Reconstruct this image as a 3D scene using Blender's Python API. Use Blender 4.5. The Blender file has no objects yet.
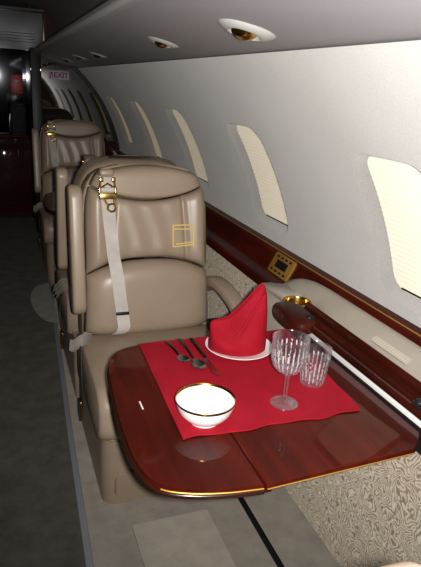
import bpy, bmesh, math, random
from mathutils import Vector, Matrix
random.seed(7)
S = bpy.context.scene
COL = S.collection
PI = math.pi
sin, cos = math.sin, math.cos

# ------------------------------------------------------------------ helpers
def link(o, parent=None):
    COL.objects.link(o)
    if parent is not None:
        o.parent = parent
    return o

def smoothstep(a, b, x):
    t = max(0.0, min(1.0, (x - a) / (b - a)))
    return t * t * (3 - 2 * t)

class MB:
    """collects geometry, then links it as ONE mesh object"""
    def __init__(s):
        s.bm = bmesh.new()
    def vert(s, p):
        return s.bm.verts.new(p)
    def face(s, vs):
        try:
            return s.bm.faces.new(vs)
        except ValueError:
            return None
    def grid(s, P, nu, nv, closed_u=False, closed_v=False):
        V = [[s.vert(P(i, j)) for j in range(nv)] for i in range(nu)]
        for i in range(nu if closed_u else nu - 1):
            for j in range(nv if closed_v else nv - 1):
                i2, j2 = (i + 1) % nu, (j + 1) % nv
                s.face([V[i][j], V[i2][j], V[i2][j2], V[i][j2]])
        return V
    def box(s, lo, hi, bev=0.0, seg=3):
        b2 = bmesh.new()
        bmesh.ops.create_cube(b2, size=1.0)
        c = [(lo[k] + hi[k]) / 2 for k in range(3)]
        d = [hi[k] - lo[k] for k in range(3)]
        for v in b2.verts:
            v.co = Vector([c[k] + v.co[k] * d[k] for k in range(3)])
        if bev > 0:
            bmesh.ops.bevel(b2, geom=b2.edges[:] , offset=bev, segments=seg, profile=0.5, affect='EDGES')
        s.absorb(b2)
        return s
    def absorb(s, b2, M=None):
        m = {}
        for v in b2.verts:
            m[v] = s.vert(M @ v.co if M else v.co)
        for f in b2.faces:
            s.face([m[v] for v in f.verts])
        b2.free()
    def sweep(s, path, section, closed=False, cap=True):
        """section: list of (u,v) or function(t)->list; path: list of (point, uaxis, vaxis)"""
        n = len(path)
        rings = []
        for k, (p, ua, va) in enumerate(path):
            sec = section(k / max(1, n - 1)) if callable(section) else section
            rings.append([s.vert(Vector(p) + Vector(ua) * a + Vector(va) * b) for a, b in sec])
        m = len(rings[0])
        for k in range(n if closed else n - 1):
            A, B = rings[k], rings[(k + 1) % n]
            for j in range(m):
                s.face([A[j], A[(j + 1) % m], B[(j + 1) % m], B[j]])
        if cap and not closed:
            s.face(rings[0][::-1]); s.face(rings[-1])
        return s
    def tube(s, pts, r, seg=10, closed=False):
        pts = [Vector(p) for p in pts]
        n = len(pts)
        path = []
        up = Vector((0.13, 0.21, 0.97)).normalized()
        for k in range(n):
            a = pts[(k - 1) % n] if (closed or k > 0) else pts[k]
            b = pts[(k + 1) % n] if (closed or k < n - 1) else pts[k]
            t = (b - a).normalized()
            u = t.cross(up)
            if u.length < 1e-3:
                u = t.cross(Vector((1, 0, 0)))
            u.normalize()
            w = u.cross(t).normalized()
            path.append((pts[k], u, w))
        rr = r if callable(r) else (lambda t: r)
        sec = lambda t: [(rr(t) * cos(2 * PI * i / seg), rr(t) * sin(2 * PI * i / seg)) for i in range(seg)]
        return s.sweep(path, sec, closed)
    def lathe(s, prof, c, seg=48, axis='z', M=None):
        rings = []
        for r, z in prof:
            if r < 1e-6:
                p = Vector((0, 0, z)); rings.append([s.vert((M @ p) if M else Vector(c) + p)])
            else:
                ring = []
                for i in range(seg):
                    a = 2 * PI * i / seg
                    p = Vector((r * cos(a), r * sin(a), z))
                    ring.append(s.vert((M @ p) if M else Vector(c) + p))
                rings.append(ring)
        for A, B in zip(rings, rings[1:]):
            if len(A) == 1 and len(B) == 1:
                continue
            for i in range(seg):
                j = (i + 1) % seg
                if len(A) == 1: s.face([A[0], B[j], B[i]])
                elif len(B) == 1: s.face([A[i], A[j], B[0]])
                else: s.face([A[i], A[j], B[j], B[i]])
        return s
    def prism(s, outline, z0, z1, bev=0.0, seg=3):
        """extruded xy outline"""
        b2 = bmesh.new()
        lo = [b2.verts.new((x, y, z0)) for x, y in outline]
        hi = [b2.verts.new((x, y, z1)) for x, y in outline]
        b2.faces.new(lo[::-1]); top = b2.faces.new(hi)
        n = len(lo)
        for i in range(n):
            b2.faces.new([lo[i], lo[(i + 1) % n], hi[(i + 1) % n], hi[i]])
        if bev > 0:
            ee = [e for e in b2.edges if abs(e.verts[0].co.z - e.verts[1].co.z) < 1e-6]
            bmesh.ops.bevel(b2, geom=ee, offset=bev, segments=seg, profile=0.5, affect='EDGES')
        s.absorb(b2)
        return s
    def build(s, name, mat, parent=None, smooth=True, M=None, angle=40):
        bmesh.ops.remove_doubles(s.bm, verts=s.bm.verts[:], dist=1e-6)
        bmesh.ops.recalc_face_normals(s.bm, faces=s.bm.faces[:])
        me = bpy.data.meshes.new(name)
        if M is not None:
            bmesh.ops.transform(s.bm, matrix=M, verts=s.bm.verts[:])
        s.bm.to_mesh(me); s.bm.free()
        o = bpy.data.objects.new(name, me)
        me.materials.append(mat)
        if smooth:
            for p in me.polygons: p.use_smooth = True
            if angle < 180:
                try:
                    me.set_sharp_from_angle(angle=math.radians(angle))
                except Exception:
                    pass
        return link(o, parent)

def tag(o, label=None, cat=None, group=None, kind=None):
    if label: o['label'] = label
    if cat: o['category'] = cat
    if group: o['group'] = group
    if kind: o['kind'] = kind
    return o

def empty(name, loc, label, cat, group=None, rz=0.0):
    o = bpy.data.objects.new(name, None)
    o.empty_display_size = 0.05
    link(o); o.location = loc; o.rotation_euler = (0, 0, rz)
    return tag(o, label, cat, group)

def rrect(x0, x1, y0, y1, r, n=8):
    """rounded rectangle outline, r may be (bl, br, tr, tl)"""
    if not isinstance(r, (tuple, list)): r = (r,) * 4
    out = []
    for (cx, cy, rr, a0) in ((x0 + r[0], y0 + r[0], r[0], PI), (x1 - r[1], y0 + r[1], r[1], 1.5 * PI),
                             (x1 - r[2], y1 - r[2], r[2], 0), (x0 + r[3], y1 - r[3], r[3], .5 * PI)):
        if rr < 1e-5:
            out.append((cx, cy)); continue
        for i in range(n + 1):
            a = a0 + .5 * PI * i / n
            out.append((cx + rr * cos(a), cy + rr * sin(a)))
    return out

# ------------------------------------------------------------------ materials
def newmat(name):
    m = bpy.data.materials.new(name); m.use_nodes = True
    nt = m.node_tree
    b = nt.nodes['Principled BSDF']
    return m, nt, b

def srgb(r, g, b):
    f = lambda c: (c / 12.92 if c <= .04045 else ((c + .055) / 1.055) ** 2.4)
    return (f(r / 255), f(g / 255), f(b / 255), 1)

def plain(name, col, rough=.5, metal=0.0, spec=.5, coat=0.0, ior=1.5):
    m, nt, b = newmat(name)
    b.inputs['Base Color'].default_value = col
    b.inputs['Roughness'].default_value = rough
    b.inputs['Metallic'].default_value = metal
    b.inputs['Specular IOR Level'].default_value = spec
    b.inputs['Coat Weight'].default_value = coat
    b.inputs['Coat Roughness'].default_value = .03
    b.inputs['IOR'].default_value = ior
    return m

def add(nt, typ, **kw):
    n = nt.nodes.new(typ)
    for k, v in kw.items():
        setattr(n, k, v)
    return n

def ramp(nt, fac, stops):
    r = add(nt, 'ShaderNodeValToRGB')
    e = r.color_ramp.elements
    while len(e) < len(stops): e.new(.5)
    for k, (p, c) in enumerate(stops):
        e[k].position = p; e[k].color = c
    nt.links.new(fac, r.inputs['Fac'])
    return r.outputs['Color']

def coords(nt, scale=(1, 1, 1), out='Object', rot=(0, 0, 0)):
    t = add(nt, 'ShaderNodeTexCoord'); mp = add(nt, 'ShaderNodeMapping')
    mp.inputs['Scale'].default_value = scale; mp.inputs['Rotation'].default_value = rot
    nt.links.new(t.outputs[out], mp.inputs['Vector'])
    return mp.outputs['Vector']

def noise(nt, vec, scale, detail=3, rough=.5):
    n = add(nt, 'ShaderNodeTexNoise')
    n.inputs['Scale'].default_value = scale; n.inputs['Detail'].default_value = detail
    n.inputs['Roughness'].default_value = rough
    nt.links.new(vec, n.inputs['Vector'])
    return n.outputs['Fac']

def bump(nt, b, h, strength, dist=.002):
    k = add(nt, 'ShaderNodeBump')
    k.inputs['Strength'].default_value = strength; k.inputs['Distance'].default_value = dist
    nt.links.new(h, k.inputs['Height'])
    nt.links.new(k.outputs['Normal'], b.inputs['Normal'])
    return k

def leather(name, c1, c2, rough=.42):
    m, nt, b = newmat(name)
    v = coords(nt)
    n = noise(nt, v, 9, 4)
    nt.links.new(ramp(nt, n, [(.3, c1), (.7, c2)]), b.inputs['Base Color'])
    b.inputs['Roughness'].default_value = rough
    vo = add(nt, 'ShaderNodeTexVoronoi'); vo.inputs['Scale'].default_value = 420
    nt.links.new(v, vo.inputs['Vector'])
    bump(nt, b, vo.outputs['Distance'], .12, .001)
    return m

def wood(name, dark, mid, light, scale=1.0, rough=.12, grain_rot=0.0):
    m, nt, b = newmat(name)
    v = coords(nt, (26 * scale, 2.2 * scale, 26 * scale), rot=(0, 0, grain_rot))
    n = noise(nt, v, 1.3, 6, .6)
    v2 = coords(nt, (3, 1.2, 3))
    n2 = noise(nt, v2, 2.0, 3)
    mx = add(nt, 'ShaderNodeMath', operation='MULTIPLY_ADD')
    nt.links.new(n2, mx.inputs[0]); mx.inputs[1].default_value = .6
    hf = add(nt, 'ShaderNodeMath', operation='MULTIPLY'); nt.links.new(n, hf.inputs[0]); hf.inputs[1].default_value = .5
    nt.links.new(hf.outputs[0], mx.inputs[2])
    nt.links.new(ramp(nt, mx.outputs[0], [(.3, dark), (.52, mid), (.78, light)]), b.inputs['Base Color'])
    b.inputs['Roughness'].default_value = .5
    b.inputs['Specular IOR Level'].default_value = .1
    b.inputs['Coat Weight'].default_value = .45
    b.inputs['Coat Roughness'].default_value = rough * .3
    return m

M_leather = leather('tan_leather', srgb(152, 133, 114), srgb(159, 140, 120), .36)
M_leather_dk = leather('tan_leather_shell', srgb(145, 126, 107), srgb(152, 133, 113), .4)
M_piping = plain('leather_piping', srgb(112, 99, 84), .5)
M_vinyl = leather('beige_ledge_leather', srgb(164, 154, 141), srgb(174, 164, 150), .5)
M_wood = wood('mahogany', srgb(34, 7, 3), srgb(64, 14, 5), srgb(90, 25, 8))
M_wood_dk = wood('dark_mahogany', srgb(28, 7, 4), srgb(50, 13, 6), srgb(72, 23, 11))
M_gold = plain('gold', srgb(214, 174, 96), .2, 1.0)
M_golddull = plain('satin_gold', srgb(196, 148, 62), .45, .55)
M_chrome = plain('chrome', (.8, .8, .8, 1), .12, 1.0)
M_black = plain('black_plastic', (.010, .010, .012, 1), .4, spec=.3)
M_dkmetal = plain('steel_handle', srgb(84, 80, 75), .25, 1.0)
M_steel = plain('polished_steel', srgb(186, 184, 180), .22, 1.0)
M_china = plain('white_china', srgb(236, 234, 232), .12, coat=.5)
M_white = plain('white_liner', srgb(226, 224, 220), .5)
M_webbing_hw = None
M_valance = None

def fabric_wall():
    m, nt, b = newmat('wall_fabric')
    v = coords(nt)
    n = noise(nt, v, 320, 2); n2 = noise(nt, v, 2.5, 3)
    mx = add(nt, 'ShaderNodeMath', operation='MULTIPLY_ADD')
    nt.links.new(n, mx.inputs[0]); mx.inputs[1].default_value = .7
    q = add(nt, 'ShaderNodeMath', operation='MULTIPLY'); q.inputs[1].default_value = .3
    nt.links.new(n2, q.inputs[0]); nt.links.new(q.outputs[0], mx.inputs[2])
    nt.links.new(ramp(nt, mx.outputs[0], [(.3, srgb(156, 153, 150)), (.7, srgb(178, 175, 171))]), b.inputs['Base Color'])
    b.inputs['Roughness'].default_value = .85
    b.inputs['Diffuse Roughness'].default_value = 1.0
    bump(nt, b, n, .25, .002)
    return m
M_wall = fabric_wall()

def fabric_boucle():
    # pale panel fabric woven with brown-grey rippling rings
    m, nt, b = newmat('ripple_fabric')
    v = coords(nt, (0.0, 1, 1))
    vo = add(nt, 'ShaderNodeTexVoronoi'); vo.inputs['Scale'].default_value = 10.5
    nz = add(nt, 'ShaderNodeTexNoise'); nz.inputs['Scale'].default_value = 14; nz.inputs['Detail'].default_value = 2
    nt.links.new(v, nz.inputs['Vector'])
    mixv = add(nt, 'ShaderNodeMixRGB'); mixv.blend_type = 'ADD'; mixv.inputs[0].default_value = .10
    nt.links.new(v, mixv.inputs[1]); nt.links.new(nz.outputs['Color'], mixv.inputs[2])
    nt.links.new(mixv.outputs[0], vo.inputs['Vector'])
    fr = add(nt, 'ShaderNodeMath', operation='MULTIPLY'); fr.inputs[1].default_value = 84
    nt.links.new(vo.outputs['Distance'], fr.inputs[0])
    sn = add(nt, 'ShaderNodeMath', operation='SINE'); nt.links.new(fr.outputs[0], sn.inputs[0])
    n3 = noise(nt, v, 260, 2)
    ad = add(nt, 'ShaderNodeMath', operation='MULTIPLY_ADD'); ad.inputs[1].default_value = .17
    nt.links.new(sn.outputs[0], ad.inputs[0])
    n4 = noise(nt, v, 60, 2)
    av = add(nt, 'ShaderNodeMath', operation='ADD'); nt.links.new(n3, av.inputs[0]); nt.links.new(n4, av.inputs[1])
    hv = add(nt, 'ShaderNodeMath', operation='MULTIPLY'); hv.inputs[1].default_value = .5; nt.links.new(av.outputs[0], hv.inputs[0])
    nt.links.new(hv.outputs[0], ad.inputs[2])
    nt.links.new(ramp(nt, ad.outputs[0], [(.32, srgb(116, 103, 86)), (.52, srgb(166, 154, 136)), (.75, srgb(184, 173, 156))]), b.inputs['Base Color'])
    b.inputs['Roughness'].default_value = .9
    b.inputs['Diffuse Roughness'].default_value = 1.0
    bump(nt, b, ad.outputs[0], .35, .003)
    return m
M_boucle = fabric_boucle()

def carpet(name, c1, c2):
    m, nt, b = newmat(name)
    v = coords(nt)
    n = noise(nt, v, 11, 5, .65); n2 = noise(nt, v, 420, 2)
    mx = add(nt, 'ShaderNodeMath', operation='MULTIPLY_ADD'); mx.inputs[1].default_value = .35
    nt.links.new(n2, mx.inputs[0])
    q = add(nt, 'ShaderNodeMath', operation='MULTIPLY'); q.inputs[1].default_value = .65
    nt.links.new(n, q.inputs[0]); nt.links.new(q.outputs[0], mx.inputs[2])
    nt.links.new(ramp(nt, mx.outputs[0], [(.36, c1), (.62, c2)]), b.inputs['Base Color'])
    b.inputs['Roughness'].default_value = .95
    b.inputs['Diffuse Roughness'].default_value = 1.0
    bump(nt, b, n2, .5, .004)
    return m
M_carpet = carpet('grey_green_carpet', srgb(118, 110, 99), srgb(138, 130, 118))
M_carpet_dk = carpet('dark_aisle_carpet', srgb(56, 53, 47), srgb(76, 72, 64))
M_carpet_lt = carpet('pale_carpet', srgb(134, 126, 114), srgb(152, 144, 130))
M_edge = plain('carpet_binding', srgb(128, 130, 136), .6)

def cloth(name, c1, c2, sc=700):
    m, nt, b = newmat(name)
    v = coords(nt)
    n = noise(nt, v, sc, 2); n2 = noise(nt, v, 16, 3)
    nt.links.new(ramp(nt, n2, [(.3, c1), (.7, c2)]), b.inputs['Base Color'])
    b.inputs['Roughness'].default_value = .8
    b.inputs['Specular IOR Level'].default_value = .15
    mx = add(nt, 'ShaderNodeMath', operation='MULTIPLY_ADD'); mx.inputs[1].default_value = .3
    nt.links.new(n, mx.inputs[0]); nt.links.new(n2, mx.inputs[2])
    bump(nt, b, mx.outputs[0], .3, .003)
    return m
M_mat = cloth('red_placemat_cloth', srgb(146, 17, 33), srgb(158, 21, 39))
M_red = cloth('red_linen', srgb(136, 11, 26), srgb(147, 14, 31))
M_webbing = cloth('silver_webbing', srgb(184, 176, 167), srgb(204, 196, 188), 900)
M_webbing_grey = cloth('grey_webbing', srgb(116, 108, 100), srgb(140, 132, 124), 900)
M_webbing_dk = plain('black_webbing', srgb(34, 30, 28), .7)

def blind_mat():
    m, nt, b = newmat('pleated_blind')
    b.inputs['Base Color'].default_value = srgb(222, 214, 198)
    b.inputs['Diffuse Roughness'].default_value = 1.0
    b.inputs['Roughness'].default_value = .8
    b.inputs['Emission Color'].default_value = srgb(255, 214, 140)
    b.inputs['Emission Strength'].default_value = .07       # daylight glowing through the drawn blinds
    return m
M_blind = blind_mat()

def valance_mat():
    m, nt, b = newmat('valance_vinyl')
    v = coords(nt)
    n = noise(nt, v, 500, 2)
    b.inputs['Base Color'].default_value = srgb(178, 176, 178)
    b.inputs['Roughness'].default_value = .6
    bump(nt, b, n, .15, .001)
    return m
M_valance = valance_mat()
M_ceil = plain('ceiling_vinyl', srgb(150, 146, 144), .7)
M_mirror = plain('mirror', (.62, .62, .62, 1), .02, 1.0)
M_smoke = plain('smoked_mirror', (.05, .05, .055, 1), .05, 1.0)
M_header = plain('polished_header', (.13, .13, .14, 1), .10, 1.0)

def glass_mat(ncut=11, z0=.088, z1=.150):
    # thin clear crystal: light passes through, white glints painted on edges and cuts
    m, nt, b = newmat('cut_crystal')
    nt.nodes.remove(b)
    out = [n for n in nt.nodes if n.type == 'OUTPUT_MATERIAL'][0]
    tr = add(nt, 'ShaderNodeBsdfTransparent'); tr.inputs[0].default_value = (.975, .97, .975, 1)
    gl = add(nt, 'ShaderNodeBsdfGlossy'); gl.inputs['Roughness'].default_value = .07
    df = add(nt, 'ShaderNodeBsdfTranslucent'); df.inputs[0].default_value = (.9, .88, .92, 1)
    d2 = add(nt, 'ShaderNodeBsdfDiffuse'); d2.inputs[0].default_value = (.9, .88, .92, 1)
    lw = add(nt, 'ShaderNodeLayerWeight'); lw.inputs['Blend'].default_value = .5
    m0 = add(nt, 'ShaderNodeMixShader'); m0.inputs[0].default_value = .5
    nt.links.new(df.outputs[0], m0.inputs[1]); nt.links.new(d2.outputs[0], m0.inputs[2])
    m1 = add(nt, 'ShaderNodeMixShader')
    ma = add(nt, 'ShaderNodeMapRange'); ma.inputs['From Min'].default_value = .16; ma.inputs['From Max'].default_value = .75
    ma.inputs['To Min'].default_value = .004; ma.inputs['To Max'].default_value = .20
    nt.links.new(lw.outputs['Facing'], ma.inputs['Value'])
    # white streaks painted along the wedge cuts in place of glints
    def mth(op, a, b=None):
        q = add(nt, 'ShaderNodeMath', operation=op)
        for idx, w in enumerate((a, b)):
            if w is None: continue
            if isinstance(w, (int, float)): q.inputs[idx].default_value = w
            else: nt.links.new(w, q.inputs[idx])
        return q.outputs[0]
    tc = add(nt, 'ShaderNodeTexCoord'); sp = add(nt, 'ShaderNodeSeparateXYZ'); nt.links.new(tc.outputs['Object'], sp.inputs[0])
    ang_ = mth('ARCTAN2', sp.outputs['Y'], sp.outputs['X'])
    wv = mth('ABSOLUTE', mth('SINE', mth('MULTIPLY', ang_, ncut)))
    glintm = mth('GREATER_THAN', wv, .90)
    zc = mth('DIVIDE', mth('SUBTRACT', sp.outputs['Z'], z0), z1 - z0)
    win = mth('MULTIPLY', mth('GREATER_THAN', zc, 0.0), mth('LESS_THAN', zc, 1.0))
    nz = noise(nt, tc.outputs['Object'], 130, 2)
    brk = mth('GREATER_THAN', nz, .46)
    cm = mth('MULTIPLY', mth('MULTIPLY', mth('MULTIPLY', glintm, win), brk), .55)
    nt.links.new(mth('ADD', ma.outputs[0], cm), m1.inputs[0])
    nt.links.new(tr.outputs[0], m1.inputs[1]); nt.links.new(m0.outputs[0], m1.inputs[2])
    k = add(nt, 'ShaderNodeMath', operation='MULTIPLY_ADD'); k.inputs[1].default_value = .22; k.inputs[2].default_value = .10
    nt.links.new(lw.outputs['Facing'], k.inputs[0])
    m2 = add(nt, 'ShaderNodeMixShader')
    nt.links.new(k.outputs[0], m2.inputs[0]); nt.links.new(m1.outputs[0], m2.inputs[1]); nt.links.new(gl.outputs[0], m2.inputs[2])
    nt.links.new(m2.outputs[0], out.inputs['Surface'])
    return m
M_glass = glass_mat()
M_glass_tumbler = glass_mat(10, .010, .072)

def bowl_mat():
    # white china with a gold band round the rim and fine gold sprigs below it
    m, nt, b = newmat('gilded_china')
    t = add(nt, 'ShaderNodeTexCoord'); sp = add(nt, 'ShaderNodeSeparateXYZ')
    nt.links.new(t.outputs['Object'], sp.inputs[0])
    band = add(nt, 'ShaderNodeMath', operation='GREATER_THAN'); band.inputs[1].default_value = .0505
    nt.links.new(sp.outputs['Z'], band.inputs[0])
    vo = add(nt, 'ShaderNodeTexVoronoi'); vo.inputs['Scale'].default_value = 150
    nt.links.new(t.outputs['Object'], vo.inputs['Vector'])
    lt = add(nt, 'ShaderNodeMath', operation='LESS_THAN'); lt.inputs[1].default_value = .25
    nt.links.new(vo.outputs['Distance'], lt.inputs[0])
    zz = add(nt, 'ShaderNodeMath', operation='GREATER_THAN'); zz.inputs[1].default_value = .030
    nt.links.new(sp.outputs['Z'], zz.inputs[0])
    sprig = add(nt, 'ShaderNodeMath', operation='MULTIPLY'); nt.links.new(lt.outputs[0], sprig.inputs[0]); nt.links.new(zz.outputs[0], sprig.inputs[1])
    m1 = add(nt, 'ShaderNodeMixRGB'); nt.links.new(sprig.outputs[0], m1.inputs[0])
    m1.inputs[1].default_value = srgb(246, 242, 240); m1.inputs[2].default_value = srgb(222, 196, 160)
    m2 = add(nt, 'ShaderNodeMixRGB'); nt.links.new(band.outputs[0], m2.inputs[0])
    nt.links.new(m1.outputs[0], m2.inputs[1]); m2.inputs[2].default_value = srgb(190, 142, 62)
    nt.links.new(m2.outputs[0], b.inputs['Base Color'])
    nt.links.new(band.outputs[0], b.inputs['Metallic'])
    b.inputs['Roughness'].default_value = .2
    return m
M_bowl = bowl_mat()

# ------------------------------------------------------------------ the cabin shell
CX, CZ, RW = -.06, .60, 1.17          # the fuselage lining is an arc about this axis
Y_AFT, Y_FWD = -1.0, 5.40
def wall_pt(a, y, off=0.0, side=1):   # a: angle above horizontal
    r = RW + off
    return Vector((CX + side * r * cos(a), y, CZ + r * sin(a)))
A_TOP = math.asin((1.482 - CZ) / RW)
A_BOT = math.asin((.60 - CZ) / RW)
A_WIN = math.asin((1.048 - CZ) / RW)  # centre of the windows
WIN_Y = [1.194, 2.130, 3.062, 3.985, 4.910]
WIN_S = [-.015, -.001, .016, .022, .027]   # small rise of the window line towards the nose
HW, HH, RC = .158, .222, .070         # half sizes of a window opening
SKEW = .10                             # the window frames lean forward a little
def sdf(y, s, yc):
    qx, qy = abs(y - yc - SKEW * s) - (HW - RC), abs(s) - (HH - RC)
    return math.hypot(max(qx, 0), max(qy, 0)) + min(max(qx, qy), 0) - RC
def recess(y, a):
    s = (a - A_WIN) * RW
    d = min(sdf(y, s - so, yc) for yc, so in zip(WIN_Y, WIN_S))
    return d, .044 * smoothstep(.010, -.022, d)

ys = []
y = Y_AFT
while y < Y_FWD - 1e-6:
    ys.append(y)
    near = any(abs(abs(y - c) - HW) < .08 for c in WIN_Y)
    y += .006 if near else .03
ys.append(Y_FWD)
ss = []
s = (A_BOT - A_WIN) * RW
while s < (A_TOP - A_WIN) * RW - 1e-6:
    ss.append(s)
    s += .006 if abs(abs(s) - HH) < .075 else .02
ss.append((A_TOP - A_WIN) * RW)
wallm = MB(); winm = [MB() for _ in WIN_Y]
G = []
for yy in ys:
    G.append([(wall_pt(A_WIN + q / RW, yy, recess(yy, A_WIN + q / RW)[1]), recess(yy, A_WIN + q / RW)[0]) for q in ss])
for i in range(len(ys) - 1):
    for j in range(len(ss) - 1):
        quad = [G[i][j], G[i + 1][j], G[i + 1][j + 1], G[i][j + 1]]
        d = sum(q[1] for q in quad) / 4
        if d < .012:
            k = min(range(5), key=lambda k: abs(WIN_Y[k] - ys[i]))
            mb = winm[k]
        else:
            mb = wallm
        mb.face([mb.vert(q[0]) for q in quad])
o = wallm.build('wall_right', M_wall, angle=180); tag(o, 'pale grey fabric lined curved cabin wall with five windows', 'wall', kind='structure')
win_lab = ['cabin window nearest the camera, beside the dining table', 'cabin window above the gold control panel',
           'third cabin window forward, beside the front seat back', 'fourth cabin window forward', 'cabin window farthest forward by the mirror']
for k, yc in enumerate(WIN_Y):
    w = winm[k].build('window_%d' % (k + 1), M_wall, angle=180)
    tag(w, win_lab[k], 'window', kind='structure')
    # pleated blind, a little smaller than the recess, standing off its bottom
    b = MB()
    bw, bh, br = HW - .019, HH - .017, .05
    npl = 26
    nrow = npl * 4
    V = []
    for r in range(nrow + 1):
        q = -bh + 2 * bh * r / nrow
        ph = (r % 4)
        zig = [0, .0013, .0026, .0013][ph]
        if abs(q) > bh - br:
            dd = abs(q) - (bh - br)
            hw = bw - br + math.sqrt(max(br * br - dd * dd, 0))
        else:
            hw = bw
        a = A_WIN + (q + WIN_S[k]) / RW
        V.append([b.vert(wall_pt(a, yc + SKEW * q - hw + 2 * hw * t / 8 + (zig - .0013) * .9 * (1 if t == 8 else -1 if t == 0 else 0), .029 + zig)) for t in range(9)])
    for r in range(nrow):
        for t in range(8):
            b.face([V[r][t], V[r][t + 1], V[r + 1][t + 1], V[r + 1][t]])
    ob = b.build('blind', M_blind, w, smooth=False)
    ob['label'] = 'drawn cream pleated blind'
    r_ = MB()
    pts = [wall_pt(A_WIN + (WIN_S[k] - bh + .004) / RW, yc - SKEW * bh - bw + br * .7 + (2 * bw - br * 1.4) * t / 4, .031) for t in range(5)]
    r_.tube(pts, .0035, 6)
    r_.build('blind_rail', M_dkmetal, w)

# port side, aft end and ceiling close the cabin
m = MB()
m.grid(lambda i, j: wall_pt(A_BOT - .5 + (A_TOP - A_BOT + .5) * j / 20, Y_AFT + (6.6 - Y_AFT) * i / 10, 0, -1), 11, 21)
tag(m.build('wall_left', M_wall), 'curved cabin wall on the port side', 'wall', kind='structure')
m = MB(); m.box((-1.3, Y_AFT - .04, 0), (1.2, Y_AFT, 2.0))
tag(m.build('wall_aft', M_vinyl, smooth=False), 'aft cabin bulkhead', 'wall', kind='structure')

def valance(side):
    P = lambda x: CX + side * (x - CX)
    prof = [(.735, 1.484), (.718, 1.483), (.66, 1.498), (.55, 1.523), (.44, 1.553), (.368, 1.574), (.352, 1.580), (.346, 1.594), (.346, 1.612), (.354, 1.622), (.40, 1.628)]
    m = MB()
    n = 40
    m.grid(lambda i, j: Vector((P(prof[j][0]), Y_AFT + (Y_FWD + .0 - Y_AFT) * i / n, prof[j][1])), n + 1, len(prof))
    return m
va = valance(1).build('trim_1', M_valance, angle=60)
m = MB(); m.tube([(.349, yy, 1.592) for yy in (Y_AFT, 2, Y_FWD)], .013, 10); m.build('edge_moulding', plain('moulding_white', srgb(214, 212, 210), .45), va)
tag(va, 'grey overhead panel above the windows holding gold reading lights', 'trim', kind='structure')
tag(valance(-1).build('trim_2', M_valance, angle=60), 'overhead panel on the port side', 'trim', kind='structure')
m = MB()
cp = [(.58, 1.60), (.56, 1.72), (.53, 1.84), (.46, 1.93), (.30, 1.965), (.12, 1.98), (-.06, 1.985), (-.24, 1.98), (-.42, 1.965), (-.58, 1.93), (-.65, 1.84), (-.68, 1.72), (-.70, 1.60)]
m.grid(lambda i, j: Vector((cp[j][0], Y_AFT + (6.6 - Y_AFT) * i / 20, cp[j][1])), 21, len(cp))
tag(m.build('ceiling', M_ceil, angle=180), 'dark grey ceiling above the aisle', 'ceiling', kind='structure')
# dark strip painting the shadow in the wall and overhead panel seam
m = MB()
m.sweep([((.722, yy, 1.480), (1, 0, 0), (0, 0, 1)) for yy in (Y_AFT, Y_FWD)], [(-.004, -.004), (.004, -.004), (.004, .004), (-.004, .004)])
tag(m.build('trim_3', M_piping), 'thin dark strip painted as the shadow in the seam where wall and overhead panel meet', 'trim', kind='structure')

# floor: dark aisle runner, lighter carpet under the seats
edge = [(.16, -1.0), (.175, .8), (.19, 1.33), (.215, 2.0), (.245, 2.65), (.285, 3.6), (.33, 4.63), (.35, 5.4), (.35, 6.6)]
m = MB()
for (a, b) in zip(edge, edge[1:]):
    m.face([m.vert((a[0], a[1], 0)), m.vert((1.0, a[1], 0)), m.vert((1.0, b[1], 0)), m.vert((b[0], b[1], 0))])
m.face([m.vert((-1.4, Y_AFT, -.004)), m.vert((1.0, Y_AFT, -.004)), m.vert((1.0, 6.6, -.004)), m.vert((-1.4, 6.6, -.004))])
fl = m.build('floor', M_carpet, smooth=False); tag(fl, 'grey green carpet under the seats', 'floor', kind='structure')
m = MB()
for (a, b) in zip(edge, edge[1:]):
    m.face([m.vert((-1.35, a[1], 0.001)), m.vert((a[0] - .004, a[1], 0.001)), m.vert((b[0] - .004, b[1], 0.001)), m.vert((-1.35, b[1], 0.001))])
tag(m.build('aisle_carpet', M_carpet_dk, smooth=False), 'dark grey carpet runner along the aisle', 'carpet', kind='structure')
m = MB()
m.sweep([((x - .004, yy, 0), (1, 0, 0), (0, 0, 1)) for x, yy in edge], [(-.012, 0), (.012, 0), (.010, .005), (-.010, .005)])
tag(m.build('trim_4', M_edge), 'blue grey binding strip along the aisle carpet', 'trim', kind='structure')
m = MB()
m.box((.733, .75, .0), (.753, 1.55, .004))
tr = m.build('seat_track', M_black, smooth=False); tag(tr, 'black seat track let into the carpet below the table', 'track')
m = MB(); m.box((.749, .75, .004), (.752, 1.55, .006)); m.build('track_slot', M_dkmetal, tr, smooth=False)['label'] = 'bright steel slot'
m = MB()
m.prism(rrect(.342, .606, .80, 1.452, .006), .0, .009, .002)
tag(m.build('carpet_offcut', M_carpet_lt), 'pale rectangular carpet piece on floor in front of the front seat base', 'carpet')
# carpet flap lifting at the aisle edge
m = MB()
def flap(i, j):
    u, v = i / 14, j / 14
    x = .285 - .14 * u * math.sqrt(max(0, 1 - (2 * v - 1) ** 2)) - .0
    yy = 3.15 + .75 * v
    return Vector((x, yy, .012 + .03 * sin(PI * v) * u * (1 - u * .5)))
m.grid(flap, 15, 15)
o = m.build('carpet_flap', carpet('flap_carpet', srgb(92, 91, 84), srgb(118, 116, 108)), smooth=True); tag(o, 'loose grey carpet flap spilling into the aisle beside the second seat', 'carpet')

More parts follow.
